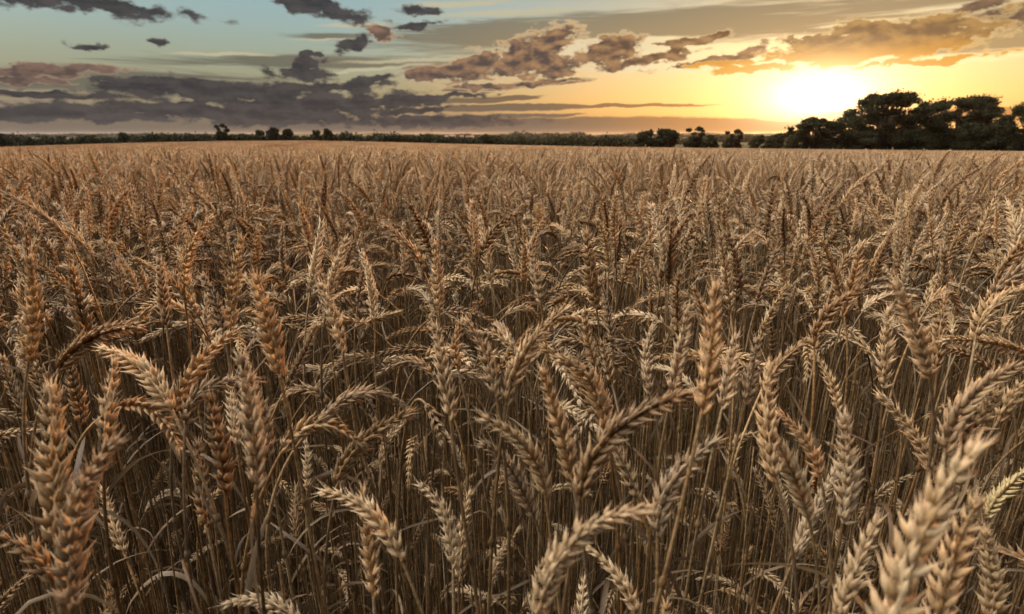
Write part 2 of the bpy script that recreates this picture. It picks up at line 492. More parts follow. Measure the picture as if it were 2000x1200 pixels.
def ear_geo(P, length, lod=0, roll=0.0, seed=0, fat=1.0, awn=1.0):
    """wheat ear along polyline P"""
    r = np.random.default_rng(seed)
    g = Geo()
    seglen = np.linalg.norm(np.diff(P, axis=0), axis=1)
    cum = np.concatenate([[0], np.cumsum(seglen)])
    L = cum[-1]
    T, N, B = frames(P, roll)
    nsp = max(8, int(round(L / (0.0040 if lod == 0 else 0.0043 if lod == 1 else 0.0085))))
    s = np.linspace(0.0, L * .965, nsp) + r.normal(0, .0004, nsp)
    def at(A, q):
        return np.stack([np.interp(q, cum, A[:, k]) for k in range(3)], -1)
    C = at(P, s); t = nrm(at(T, s)); n_ = nrm(at(N, s)); b_ = nrm(at(B, s))
    miss = r.choice([0, .02, .06]) if lod < 2 else 0
    sign = np.where(np.arange(nsp) % 2 == 0, 1.0, -1.0)
    u = s / L
    size = .90 * (0.70 + 0.42 * np.sin(np.clip(u * 1.15 + .12, 0, 1) * math.pi)) * fat
    size[-1] *= 1.0
    tv, tq, tt, tz = (FL_HI, FL_MD, FL_LO)[lod]
    fans = {0: (-46, -20, 0, 20, 46), 1: (-40, -13, 13, 40), 2: (-30, 30)}[lod]
    # rachis
    tube(g, P[::max(1, len(P) // 10)], 0.0011, 4 if lod < 2 else 3)
    V = []; A = []
    for i in range(nsp):
        for k, fa in enumerate(fans):
            fa_r = R(fa + r.normal(0, 9))
            if r.random() < miss: continue
            open_ = R(r.normal(28, 9) if abs(fa) > 30 else r.normal(22, 8)) * (1.0 if u[i] < .85 else .6)
            if fa == 0: open_ = R(38)
            d = t[i] * math.cos(open_) + math.sin(open_) * (n_[i] * sign[i] * math.cos(fa_r) + b_[i] * math.sin(fa_r))
            d = d + b_[i] * math.sin(fa_r) * .18
            d = d / np.linalg.norm(d)
            out = n_[i] * sign[i]
            w = np.cross(out, d); w /= max(np.linalg.norm(w), 1e-6)
            h = np.cross(d, w)
            ln = 0.0128 * size[i] * r.uniform(.78, 1.15) * (1.0 if abs(fa) > 30 or lod == 2 else .93)
            if lod == 2: ln *= 1.35
            tip = ln * (1 + (.30 + .50 * max(0, u[i] - .7) * awn) * r.uniform(.3, 1.5))
            x = tv[:, 0] * ln; x[-1] = tip
            wd = ln * (1.02 if lod < 2 else 1.25)
            base = C[i] + out * 0.0014 * size[i] + b_[i] * math.sin(fa_r) * 0.0022 * size[i]
            V.append(base + x[:, None] * d + tv[:, 1:2] * wd * w * .85 + tv[:, 2:3] * wd * h)
            a = np.zeros((len(tv), 3)); a[:, 0] = tv[:, 0]; a[:, 1] = r.uniform(0, 1); a[:, 2] = tz; A.append(a)
    # terminal spikelet
    for k in range(3 if lod < 2 else 1):
        ph = k * 2.1
        d = t[-1] + .28 * (n_[-1] * math.cos(ph) + b_[-1] * math.sin(ph)); d /= np.linalg.norm(d)
        w = np.cross(n_[-1], d); w /= np.linalg.norm(w); h = np.cross(d, w)
        ln = .010 * fat
        x = tv[:, 0] * ln; x[-1] = ln * 1.5
        V.append(C[-1] + x[:, None] * d + tv[:, 1:2] * ln * w + tv[:, 2:3] * ln * h)
        a = np.zeros((len(tv), 3)); a[:, 0] = tv[:, 0]; a[:, 1] = r.uniform(0, 1); a[:, 2] = tz; A.append(a)
    m = len(V); nv = len(tv)
    offs = (np.arange(m) * nv)[:, None, None]
    g.add(np.concatenate(V), [(tq[None] + offs).reshape(-1, 4), (tt[None] + offs).reshape(-1, 3)], np.concatenate(A))
    # thin short awns on upper spikelets
    if lod < 2:
        aw = Geo(); 
        for i in range(nsp):
            if u[i] < .45 and r.random() < .4: continue
            fa_r = R(r.uniform(-40, 40))
            d = t[i] * .9 + .42 * (n_[i] * sign[i] * math.cos(fa_r) + b_[i] * math.sin(fa_r))
            d /= np.linalg.norm(d)
            p0 = C[i] + d * .010 * size[i]
            l2 = r.uniform(.004, .012) * awn * (.6 + u[i])
            sidev = np.cross(d, n_[i]); sidev /= max(np.linalg.norm(sidev), 1e-6)
            p1 = p0 + d * l2 + sidev * r.normal(0, .0015)
            g.add([p0 - sidev * .00028, p0 + sidev * .00028, p1, p0 + n_[i] * .00035],
                  [np.array([[0, 1, 2], [1, 3, 2], [3, 0, 2]])], np.tile([.8, .5, 0], (4, 1)))
    return g

def stem_geo(P, lod=0, seed=0, r0=.00125, r1=.0019):
    r = np.random.default_rng(seed)
    g = Geo(); n = len(P)
    u = np.linspace(0, 1, n)
    rad = r1 + (r0 - r1) * u
    tone = np.clip(.5 + .3 * np.sin(u * 14 + r.uniform(0, 6)), 0, 1)
    tube(g, P, rad, (6, 5, 3)[lod], av=np.stack([np.zeros(n), tone], -1))
    if lod < 2:                              # nodes
        for q in (.28, .55, .80):
            i = int(q * (n - 1)) ; i = min(max(i, 1), n - 2)
            d = P[i + 1] - P[i]; d /= np.linalg.norm(d)
            c = P[i]
            tube(g, [c - d * .004, c - d * .0015, c + d * .0015, c + d * .004], [.0018, .0028, .0028, .0018], 6, av=np.tile([0, .05], (4, 1)))
    return g

def leaf_geo(p0, dir2, length, width, seed, droop=1.0, lod=0):
    """dried ribbon leaf that leaves the stem, bends over and twists"""
    r = np.random.default_rng(seed)
    n = 12 if lod == 0 else 8
    P = [np.array(p0, float)]
    el = R(r.uniform(45, 75)); az = math.atan2(dir2[1], dir2[0]); step = length / (n - 1)
    turn = r.normal(0, .05)
    for i in range(n - 1):
        d = np.array([math.cos(el) * math.cos(az), math.cos(el) * math.sin(az), math.sin(el)])
        P.append(P[-1] + d * step)
        el -= droop * R(r.uniform(8, 24)) * (1.6 if 2 < i < 6 else .8)
        el = max(el, R(-86)); az += turn
    P = np.array(P)
    T, N, B = frames(P)
    u = np.linspace(0, 1, n)
    w = width * np.clip(np.sin(np.clip(u * .92 + .10, 0, 1) * math.pi), .03, 1) ** .7 * .5
    tw = r.uniform(-2.2, 2.2) * u + r.uniform(0, 3)
    side = np.cos(tw)[:, None] * N + np.sin(tw)[:, None] * B
    up = np.cross(T, side)
    V = np.concatenate([P - side * w[:, None] + up * w[:, None] * .35, P, P + side * w[:, None] + up * w[:, None] * .35])
    i = np.arange(n - 1)
    F = np.concatenate([np.stack([i, i + 1, i + 1 + n, i + n], -1), np.stack([i + n, i + 1 + n, i + 1 + 2 * n, i + 2 * n], -1)])
    g = Geo()
    A = np.zeros((3 * n, 3)); A[:, 0] = np.tile(u * .6, 3); A[:, 1] = r.uniform(0, 1)
    g.add(V, [F], A)
    return g

def bez(P0, C1, C2, P3, n):
    t = np.linspace(0, 1, n)[:, None]
    return (1 - t) ** 3 * P0 + 3 * (1 - t) ** 2 * t * C1 + 3 * (1 - t) * t * t * C2 + t ** 3 * P3

def quad_through(P0, Pm, P2, n=40):
    C = 2 * Pm - .5 * (P0 + P2)
    t = np.linspace(0, 1, n)[:, None]
    return (1 - t) ** 2 * P0 + 2 * (1 - t) * t * C + t * t * P2

def tag(o, label=None, cat=None, group=None, kind=None):
    if label: o['label'] = label
    if cat: o['category'] = cat
    if group: o['group'] = group
    if kind: o['kind'] = kind
    return o

def link(name, me, parent=None, loc=None):
    o = bpy.data.objects.new(name, me)
    COL.objects.link(o)
    if parent: o.parent = parent
    if loc is not None: o.location = loc
    return o

def empty(name, loc):
    o = bpy.data.objects.new(name, None)
    o.empty_display_size = .05
    COL.objects.link(o); o.location = loc
    return o

# ------------------------------------------------------------------ terrain
_lx = [-600, 0, 150, 300, 450, 600, 750, 900, 1050, 1200, 1600, 2000, 2600]
_ly = [292, 287, 282, 278, 275.5, 274.5, 277.5, 281.5, 284.5, 287.5, 291.5, 295.5, 299]
def zground(X, Y):
    X = np.asarray(X, float); Y = np.asarray(Y, float)
    r = np.hypot(X, Y) + 1e-6
    az = np.clip(np.arctan2(X, Y), -R(50), R(50))
    xp = 1000 + 1188 * np.tan(az)
    sf = (np.interp(xp, _lx, _ly) - 262) / 1239.0
    sn = np.maximum(sf, .0195)
    Ye = np.maximum(Y, r * .6)
    k = np.clip((Ye - 22) / (130 - 22), 0, 1); k = k * k * (3 - 2 * k)
    s = sn + (sf - sn) * k
    # beyond the field: a shallow valley, then low hills
    lr = np.log(np.maximum(Ye, 1))
    wob = .0011 * np.sin(az * 23 + 1.0) + .0007 * np.sin(az * 61 + 2) + .0004 * np.sin(az * 130)
    s2 = np.interp(lr, np.log([200, 330, 600, 1300, 2600, 4200, 9000]), [0, .0185, .0135, .0055, .0006, -.0012, .004])
    wk = np.interp(lr, np.log([600, 2000, 4200]), [0, .5, 1])
    s2 = s2 - wob * wk
    k2 = np.clip((Ye - 205) / 125, 0, 1); k2 = k2 * k2 * (3 - 2 * k2)
    s = s * (1 - k2) + np.where(Ye > 205, s2, 0) * k2
    fade = np.clip((Ye - 0.8) / 4.0, 0, 1)
    return -s * Ye * fade + 0.0

def polar_mesh(radii, azs):
    g = Geo()
    rr, aa = np.meshgrid(radii, azs, indexing='ij')
    X = rr * np.sin(aa); Y = rr * np.cos(aa)
    V = np.stack([X, Y, zground(X, Y)], -1).reshape(-1, 3)
    nr, na = len(radii), len(azs)
    i, j = np.meshgrid(np.arange(nr - 1), np.arange(na - 1), indexing='ij')
    a = i * na + j
    g.add(V, [np.stack([a, a + na, a + na + 1, a + 1], -1).reshape(-1, 4)[:, ::-1]])
    return g
AZS = np.concatenate([np.linspace(-math.pi, -R(60), 30)[:-1], np.linspace(-R(60), R(60), 260), np.linspace(R(60), math.pi, 30)[1:]])
r_in = np.concatenate([[0.001, .5, 1, 2, 3, 4, 6, 8, 11], np.geomspace(15, 206, 40)])
gr = link('ground', polar_mesh(r_in, AZS).mesh('ground', [M_SOIL])); tag(gr, kind='structure', label='dark soil of the wheat field', cat='ground')
r_out = np.geomspace(206, 9000, 90)
hl = link('hills', polar_mesh(r_out, AZS).mesh('hills', [M_HILL])); tag(hl, kind='structure', label='rolling farmland fading towards the horizon', cat='hills')

#@@WHEAT@@

# ------------------------------------------------------------------ wheat in the foreground, each stalk traced from the photograph
# (base x, y), (middle x, y), (tip x, y) in pixels of the 2000 px photograph, width px, label
HERO = [
 (205,870,212,790,222,712,50,'upright orange-lit ear left of centre of the lower left corner, above the blurred pair'),
 (110,1070,105,920,100,765,58,'large blurred upright ear close to the camera near the left edge'),
 (140,1190,150,1010,222,866,60,'large blurred ear leaning right, glowing orange along its right side, lower left'),
 (112,1150,60,1080,-20,1045,60,'large blurred ear bending out of the frame low on the left edge'),
 (-25,958,25,962,68,960,26,'small blurred ear poking in sideways from the left edge'),
 (45,805,25,755,6,700,30,'slim ear leaning left at the very left edge above two bent ears'),
 (-40,795,15,812,75,832,32,'upper of two ears drooping in from the left edge'),
 (-45,868,18,848,72,842,32,'lower of two ears drooping in from the left edge'),
 (335,800,278,722,205,685,42,'brown ear arching up to the left with a long dry leaf at its tip'),
 (347,800,385,716,458,650,38,'pale ear sweeping up to the right, left part of the foreground'),
 (362,830,400,762,502,744,44,'cream ear bowing over to the right beneath the pale sweeping one'),
 (115,722,182,660,272,640,36,'ear arching over to the right above the left foreground gap'),
 (238,795,302,803,354,882,42,'ear hooking over and hanging down right beside the orange upright ear'),
 (440,965,428,862,408,778,46,'upright brown ear with bright orange flank, front one of a left pair'),
 (405,1030,393,950,388,872,40,'yellowish brown ear standing just below and left of the orange flanked one'),
 (502,955,494,830,473,702,56,'tall dark upright ear with pointed tip, left of centre'),
 (527,892,514,815,495,742,38,'narrow upright ear touching the tall dark one on its right'),
 (462,870,455,808,450,745,36,'dim ear half hidden on the left of the tall dark one'),
 (645,792,590,762,528,808,28,'small ear arching over to the left with a striped pattern of grains'),
 (622,822,712,768,790,795,40,'pale ear arched flat to the right, with a clear braided pattern'),
 (550,884,620,828,708,872,42,'ear arched low to the right under the pale braided one'),
 (655,955,700,872,800,808,36,'thin ear rising to the right behind two low arches'),
 (785,1096,720,1000,630,962,50,'brown ear curving up to the left at the lower centre left'),
 (730,1168,722,1070,708,958,48,'white tipped upright ear partly behind the curved brown ear'),
 (885,1110,868,1005,820,950,42,'ear leaning left, left one of a crossed pair at the bottom'),
 (897,1135,903,1040,917,965,28,'slim upright ear, right one of a crossed pair at the bottom'),
 (1066,972,1030,880,948,822,48,'ear leaning left with a whitish tip, upper one of two at lower centre'),
 (1046,1018,1000,920,945,868,36,'brown ear leaning left, lower one of two at lower centre'),
 (962,985,978,942,997,912,24,'short stubby ear tucked beneath the lower leaning ear'),
 (1120,948,1096,840,1060,728,48,'upright pale ear leaning slightly left in the middle of the foreground'),
 (1132,975,1195,850,1343,770,50,'long pale ear sweeping far to the right, in front of the right of centre'),
 (1246,978,1216,905,1185,850,42,'dark ear crossing under the long sweeping one'),
 (1050,1215,1118,1060,1254,998,64,'largest sharp pale ear sweeping right at the bottom centre'),
 (1247,1205,1205,1125,1152,1074,46,'yellowish ear leaning left at the bottom, right of the largest pale one'),
 (1135,1225,1137,1172,1143,1130,38,'short upright ear cut off by the bottom edge at the centre'),
 (1284,1046,1310,950,1394,864,52,'brown ear curving up right with darker grains, lower right of centre'),
 (832,790,850,822,862,864,38,'whitish ear hanging straight down between two stems'),
 (880,822,866,720,850,640,48,'tall ear with orange side, left one of the centre trio'),
 (895,722,890,672,902,628,36,'pale fluffy ear just right of the tall orange sided one'),
 (970,776,948,692,913,630,48,'orange rimmed ear leaning left in the centre trio'),
 (988,792,1025,692,1106,604,42,'long ear curving up right like a sickle at the centre'),
 (1172,818,1125,732,1060,680,42,'dark ear arching left beneath the long sickle shaped ear'),
 (1185,842,1155,748,1098,704,44,'pale grey ear arching left over the dark one'),
 (1170,732,1150,670,1145,612,36,'upright pale ear right of the sickle shaped ear'),
 (1196,752,1186,712,1177,672,32,'small orange upright ear in front of the pale upright one'),
 (846,738,800,706,740,732,30,'small ear drooping left at centre left'),
 (1006,692,975,656,940,650,32,'small pale ear arching left behind the centre trio'),
 (712,775,727,800,738,842,28,'little whitish ear hanging behind the braided arch'),
 (1370,808,1388,690,1396,562,58,'broad upright ear, tallest of the right of centre cluster'),
 (1312,768,1330,685,1347,602,42,'upright orange rimmed ear left of the broad tallest one'),
 (1325,655,1322,595,1326,538,36,'narrow ear with bright tip standing behind the cluster at right of centre'),
 (1410,800,1425,728,1436,660,44,'dark orange ear touching the right side of the broad tallest one'),
 (1455,790,1468,728,1478,668,44,'ear with white top, rightmost of the cluster right of centre'),
 (1516,942,1498,840,1504,718,46,'long grey brown upright ear beneath the orange tipped leaning ear'),
 (1488,762,1520,715,1574,668,34,'orange tipped ear leaning right above the long grey brown one'),
 (1602,932,1574,862,1522,808,44,'pale ear bowing to the upper left, right foreground'),
 (1580,1016,1550,925,1500,842,44,'brown ear leaning left below the bowing pale one'),
 (1646,1022,1656,920,1648,820,50,'isolated upright ear with ragged outline, right foreground'),
 (1550,1092,1586,1010,1632,920,38,'dim ear rising right beside the isolated ragged one'),
 (1637,802,1622,745,1592,694,28,'small lone ear leaning left above the isolated ragged one'),
 (1822,922,1780,842,1720,775,38,'yellowish grey ear slanting down to the right, right foreground'),
 (1725,758,1730,682,1736,608,36,'upright ear with glowing rim beside the dark gap on the right'),
 (1816,742,1795,665,1753,562,52,'big pale ear with fiery right edge, right side'),
 (1830,722,1836,652,1846,584,36,'upright ear with fiery edge just right of the big pale one'),
 (2015,694,1932,670,1842,664,30,'upper of two ears lying flat towards the left at the right edge'),
 (1942,732,1892,692,1820,676,30,'lower of two ears lying flat towards the left at the right side'),
 (1845,884,1888,788,1984,718,46,'dark ear arching up right with orange back near the right edge'),
 (1878,878,1912,820,1946,772,50,'broad pale ear inside the curve of the dark arching ear'),
 (1950,822,1982,772,2015,730,44,'ear leaning out of the right edge below the arching ear'),
 (1715,1310,1800,1040,1908,880,78,'huge blurred ear leaning right in the lower right corner'),
 (1626,1240,1672,1110,1712,1022,60,'blurred ear left of the huge one in the lower right corner'),
 (1828,1240,1862,1090,1908,985,72,'wide blurred ear just right of the huge one, lower right corner'),
 (1932,1235,1938,1125,1924,1045,48,'upright blurred ear at the right of the lower right group'),
 (1926,1042,1914,1000,1892,962,34,'small ear leaning left above the blurred lower right group'),
 (1925,1012,1955,965,2008,918,34,'greenish unripe ear at the right edge'),
 (1437,925,1440,862,1500,850,26,'thin ear hooked sharply over to the right'),
 (1310,1290,1305,1240,1300,1188,50,'ear tip just entering the bottom edge right of centre'),
 (200,1270,210,1210,216,1150,42,'blurred ear tip at the bottom edge, left'),
 (592,1235,530,1176,448,1180,50,'blurred ear lying to the left along the bottom edge'),
 (242,1080,218,1015,202,955,38,'dim upright ear behind the blurred pair on the left'),
 (50,965,60,920,78,878,30,'dim ear between the drooping ears and the blurred pair at left'),
 (95,775,68,735,40,690,32,'ear leaning left above the big blurred upright one'),
 (56,705,66,605,59,510,46,'tall whitish upright ear near the left edge'),
 (600,958,601,910,598,866,32,'dim upright ear under the low arch, left of centre'),
 (548,738,530,660,500,548,46,'tall brown ear leaning left in the left middle'),
 (560,756,592,695,617,638,30,'ear leaning right beside the tall brown leaning one'),
 (615,762,640,735,668,703,28,'short white ear pointing up right behind the striped arch'),
 (670,692,655,630,628,560,42,'rust coloured upright ear left of centre'),
 (858,602,855,545,850,482,32,'pink tinted upright ear in the middle distance, centre left'),
 (1056,592,1046,535,1034,480,32,'upright ear with orange flank in the middle distance at centre'),
 (640,590,655,530,676,472,32,'tall ear with fluffy top leaning right, left of centre'),
 (326,642,319,580,311,512,36,'dark ear with orange right flank in the left middle'),
 (440,662,425,602,398,542,34,'ear leaning left with a long orange edge in the left middle'),
 (1590,682,1610,622,1676,568,38,'purplish grey ear bending over to the right, right of centre'),
 (1905,662,1936,600,2008,562,40,'thick ear arching out over the right edge'),
 (160,830,150,770,132,700,34,'ear behind the orange upright one near the left edge'),
 (745,905,760,860,800,815,30,'thin dim ear beneath the braided arch'),
 (1270,770,1262,700,1275,640,34,'ear standing between the pale upright ear and the right of centre cluster'),
]
HD = []          # hero data
for k, h in enumerate(HERO):
    x0, y0, x1, y1, x2, y2, w, lab = h
    d = 0.0170 * FPX / w
    plen = math.hypot(x1 - x0, y1 - y0) + math.hypot(x2 - x1, y2 - y1)
    dl = .084 * FPX / plen
    d = (d * d * min(dl, d * 1.35)) ** (1 / 3)
    d = max(d, .17)
    r = np.random.default_rng(100 + k)
    dz = r.uniform(-.03, .03) * min(1, d * 2)
    P = [pix(x0, y0, d), pix(x1, y1, d + dz * .4), pix(x2, y2, d + dz)]
    HD.append((P, d, w, lab, k))
print('HERO z:', [round(float(q[0][1][2]), 2) for q in HD])
print('HERO d:', [round(float(q[1]), 2) for q in HD])

def make_plant_objects(name, origin, parts, label, group):
    """parts: list of (name, mesh)"""
    root = empty(name, origin)
    tag(root, label, 'wheat stalk', group)
    for nme, me in parts:
        link(nme, me, root)
    return root

GROUP = 'ripe wheat stalks standing in the field'
hero_tracks = []
for P, d, w, lab, k in HD:
    r = np.random.default_rng(500 + k)
    curve = quad_through(*P)
    T0 = nrm(curve[1] - curve[0])
    L = np.linalg.norm(np.diff(curve, axis=0), axis=1).sum()
    fat = float(np.clip(L / .085, .8, 1.12)) * (.93 if w < 32 else 1.0)
    fat *= float(np.clip((w * d / FPX) / .0165, .8, 1.1)) * r.uniform(.84, 1.0)
    p0 = curve[0]
    side = nrm(np.array([T0[0], T0[1], 0]) + 1e-6)
    gx, gy = p0[0] - side[0] * .03 + r.normal(0, .025), max(p0[1] + r.uniform(-.01, .09), .2)
    G = np.array([gx, gy, float(zground(gx, gy)) - .01])
    hl_ = .07 if T0[2] < .2 else .16
    C1 = p0 - T0 * hl_
    C2 = G + np.array([0, 0, .45])
    st = bez(G, C2, C1, p0, 40)
    org = G.copy()
    roll = r.uniform(-.5, .5) + (math.pi / 2 if r.random() < .3 else 0)
    eg = ear_geo(curve - org, L, 0, roll, 900 + k, fat)
    ear = eg.mesh('ear', [M_EARG if 'greenish' in lab else M_EAR])
    parts = [('stem', stem_geo(st - org, 0, k).mesh('stem', [M_STEM])), ('ear', ear)]
    for q in range(r.integers(1, 4)):
        i = int(r.uniform(.30, .80) * 39)
        a = r.uniform(0, 6.28)
        parts.append(('leaf', leaf_geo(st[i] - org, (math.cos(a), math.sin(a)), r.uniform(.08, .20), r.uniform(.002, .006), 77 * k + q, r.uniform(.1, 1.2)).mesh('leaf', [M_LEAF])))
    if 'dry leaf at its tip' in lab:
        parts.append(('leaf', leaf_geo(curve[0] - org - np.array([0, 0, .05]), (-.6, .3), .1, .006, 5, .3).mesh('leaf', [M_LEAF])))
    make_plant_objects('wheat_stalk', tuple(org), parts, lab, GROUP)
    hero_tracks.append((np.array([proj(c)[:2] for c in curve[::5]]), w, d))

# ------------------------------------------------------------------ wheat variants
def variant(seed, lod):
    r = np.random.default_rng(seed)
    kind = r.random()
    hgt = float(np.clip(r.normal(.825, .035), .72, .90))
    if kind < .27:
        ph0, ph1 = R(r.uniform(0, 16)), R(r.uniform(0, 38))
    elif kind < .42:
        ph0, ph1 = R(r.uniform(12, 32)), R(r.uniform(35, 80))
    else:
        ph0, ph1 = R(r.uniform(35, 78)), R(r.uniform(90, 165))
        hgt -= .015
    n = 40
    s = np.linspace(0, 1, n)
    ang = R(r.uniform(-2, 4)) + ph0 * np.clip((s - .76) / .24, 0, 1) ** 1.6
    L0 = hgt
    step = L0 / (n - 1)
    x = np.concatenate([[0], np.cumsum(np.sin(ang[:-1]) * step)])
    z = np.concatenate([[0], np.cumsum(np.cos(ang[:-1]) * step)])
    y = np.cumsum(r.normal(0, .0006, n))
    st = np.stack([x, y, z], -1)
    el = r.uniform(.066, .106)
    m = 30
    a2 = ang[-1] + (ph1 - ph0) * np.linspace(0, 1, m) ** .9
    ex = st[-1, 0] + np.concatenate([[0], np.cumsum(np.sin(a2[:-1]) * el / (m - 1))])
    ez = st[-1, 2] + np.concatenate([[0], np.cumsum(np.cos(a2[:-1]) * el / (m - 1))])
    ey = st[-1, 1] + .012 * r.normal() * np.linspace(0, 1, m) ** 2
    ec = np.stack([ex, ey, ez], -1)
    fat = r.uniform(.82, 1.14)
    eg = ear_geo(ec, el, lod, r.uniform(0, 3.14), seed + 1, fat)
    sg = stem_geo(st, max(lod, 0), seed)
    lg = []
    for q in range(r.integers(0, 3) if lod < 2 else 0):
        i = int(r.uniform(.25, .86) * 39); a = r.uniform(0, 6.28)
        lg.append(leaf_geo(st[i], (math.cos(a), math.sin(a)), r.uniform(.08, .22), r.uniform(.002, .006), seed * 7 + q, r.uniform(.1, 1.3), 1))
    return eg, sg, lg, st, ec

protos = bpy.data.collections.new('wheat_prototypes')        # source shapes for the dense crop
def proto(name, g, mats):
    o = bpy.data.objects.new(name, g.mesh(name, mats))
    protos.objects.link(o)
    return o
MATS = [M_STEM, M_EAR, M_LEAF]
NA, NBV, NC1, NC2 = 28, 14, 5, 5
VAR = []
for i in range(NA):
    eg, sg, lg, st, ec = variant(3000 + i * 13, 1)
    g = Geo(); g.merge(sg, 0); g.merge(eg, 1)
    for l in lg: g.merge(l, 2)
    proto('a%03d' % i, g, MATS)
    VAR.append((eg, sg, lg, ec))
for i in range(NBV):
    eg, sg, lg, st, ec = variant(5000 + i * 17, 2)
    g = Geo(); g.merge(sg, 0); g.merge(eg, 1)
    for l in lg: g.merge(l, 2)
    proto('b%03d' % i, g, MATS)
def clump(seed, size, count, fatk):
    r = np.random.default_rng(seed)
    g = Geo()
    for c in range(count):
        kind = r.random()
        h = r.normal(.825, .04)
        ph1 = R(r.uniform(0, 45)) if kind < .36 else R(r.uniform(65, 150))
        az = r.uniform(0, 6.28); m = 6
        a = np.linspace(ph1 * .25, ph1, m)
        L = r.uniform(.07, .1) * (1 + .3 * (fatk > 2))
        hx = np.concatenate([[0], np.cumsum(np.sin(a[:-1]) * L / (m - 1))]); hz = h + np.concatenate([[0], np.cumsum(np.cos(a[:-1]) * L / (m - 1))])
        ox, oy = r.uniform(-size / 2, size / 2, 2)
        P = np.stack([ox + hx * math.cos(az), oy + hx * math.sin(az), hz], -1)
        w = np.array([.45, 1, .8, 1.05, .75, .12]) * .0062 * fatk
        tube(g, P, w, 4, av=np.tile([r.uniform(0, .6), r.uniform(0, 1)], (m, 1)), mi=1)
        tube(g, [(ox, oy, .35), (ox, oy, .6), tuple(P[0])], .0019 * fatk, 3, av=np.tile([0, r.uniform(0, 1)], (3, 1)), mi=0)
    return g
def straw(seed):
    r = np.random.default_rng(seed)
    n = 14; h = r.uniform(.55, .78); a = r.uniform(-.06, .06)
    z = np.linspace(0, h, n)
    st = np.stack([z * a + .01 * np.sin(z * 5 + r.uniform(0, 6)), np.cumsum(r.normal(0, .001, n)), z], -1)
    g = Geo(); g.merge(stem_geo(st, 1, seed, .0008, .0018), 0)
    for q in range(r.integers(0, 3)):
        i = int(r.uniform(.15, .95) * (n - 1)); az = r.uniform(0, 6.28)
        g.merge(leaf_geo(st[i], (math.cos(az), math.sin(az)), r.uniform(.07, .22), r.uniform(.0018, .005), seed * 5 + q, r.uniform(.05, 1.3), 1), 2)
    return g
NSW = 12
for i in range(NSW):
    proto('e%03d' % i, straw(700 + i), MATS)
for i in range(NC1):
    proto('c%03d' % i, clump(40 + i, .52, 85, 1.15), MATS)
for i in range(NC2):
    proto('d%03d' % i, clump(60 + i, 2.1, 420, 2.6), MATS)

# scatter positions
SW0 = NA + NBV + NC1 + NC2
def near_reject(x, y, ec, rot, sc):
    c, s_ = math.cos(rot), math.sin(rot)
    E = np.stack([x + sc * (ec[:, 0] * c - ec[:, 1] * s_), y + sc * (ec[:, 0] * s_ + ec[:, 1] * c), float(zground(x, y)) + sc * ec[:, 2]], -1)[::4]
    if E[:, 1].min() < .30: return True
    px, py, dd = proj(E)
    me = E[0][None]
    for tr, w, d in hero_tracks:
        if d < dd.mean(): continue
        D = np.hypot(tr[:, None, 0] - px[None], tr[:, None, 1] - py[None])
        if D.min() < w * .55 + 12: return True
    return False

pts = []                         # x, y, variant, rot, scale
DENS = 390.0
for band, (y0, y1) in enumerate([(.62, .78), (.78, 1.0), (1.0, 1.5), (1.5, 2.5), (2.5, 4.0), (4.0, 7.0), (7.0, 10.0), (10.0, 14.5)]):
    half = lambda yy: .93 * yy + .45
    area = (half(y0) + half(y1)) * (y1 - y0)
    dens = DENS * (.8, .9, .95, 1, 1, .9, .8, .8)[band]
    n = int(area * dens)
    Y = rng.uniform(y0, y1, n); X = rng.uniform(-1, 1, n) * (.93 * Y + .45)
    for x, y in zip(X, Y):
        if y < 5: v = rng.integers(0, NA)
        else: v = NA + rng.integers(0, NBV)
        rot = rng.uniform(0, 6.283); sc = float(np.clip(rng.normal(1.0, .035), .9, 1.08))
        # patchy crop height, small hollows
        sc *= 1 + .025 * math.sin(x * 2.1 + y * 1.3) * math.cos(y * 1.7 - x)
        if y < 1.35 and v < NA:
            sc = min(sc, 1.03)
            if near_reject(x, y, VAR[v][3], rot, sc): 
                if rng.random() < .75: sc *= .86
                else: continue
        pts.append((x, y, v, rot, sc))
# short shoots and stalks under the foreground ears
for _ in range(170):
    y = rng.uniform(.42, .85); x = rng.uniform(-1, 1) * (.95 * y + .12)
    v = rng.integers(0, NA)
    pts.append((x, y, v, rng.uniform(0, 6.28), rng.uniform(.60, .74)))
# the stalks nearest the camera become objects of their own
pts.sort(key=lambda p: math.hypot(p[0], p[1]) - (0.0 if p[4] > .8 else -.25))
n_ind = 300 - len(HERO)
shared = {}
count = 0; rest = []
for p in pts:
    x, y, v, rot, sc = p
    vis = abs(x) < .90 * y + .02
    if count < n_ind and vis and v < NA and sc > .8:
        if v not in shared:
            eg, sg, lg, ec = VAR[v]
            shared[v] = [('stem', sg.mesh('stem', [M_STEM])), ('ear', eg.mesh('ear', [M_EAR]))] + [('leaf', l.mesh('leaf', [M_LEAF])) for l in lg]
        o = make_plant_objects('wheat_stalk', (x, y, float(zground(x, y)) - .005), shared[v], 'ripe wheat stalk packed among its neighbours behind the front row of ears', 'ripe wheat stalks behind the front row')
        o.rotation_euler = (0, 0, rot); o.scale = (sc, sc, sc)
        count += 1
    else:
        rest.append(p)
print('individual stalks', count + len(HERO), 'near instances', len(rest))
for _ in range(3600):
    y = .36 + 2.6 * rng.random() ** 1.5; x = rng.uniform(-1, 1) * (.93 * y + .2)
    rest.append((x, y, SW0 + rng.integers(0, NSW), rng.uniform(0, 6.28), rng.uniform(.8, 1.05)))
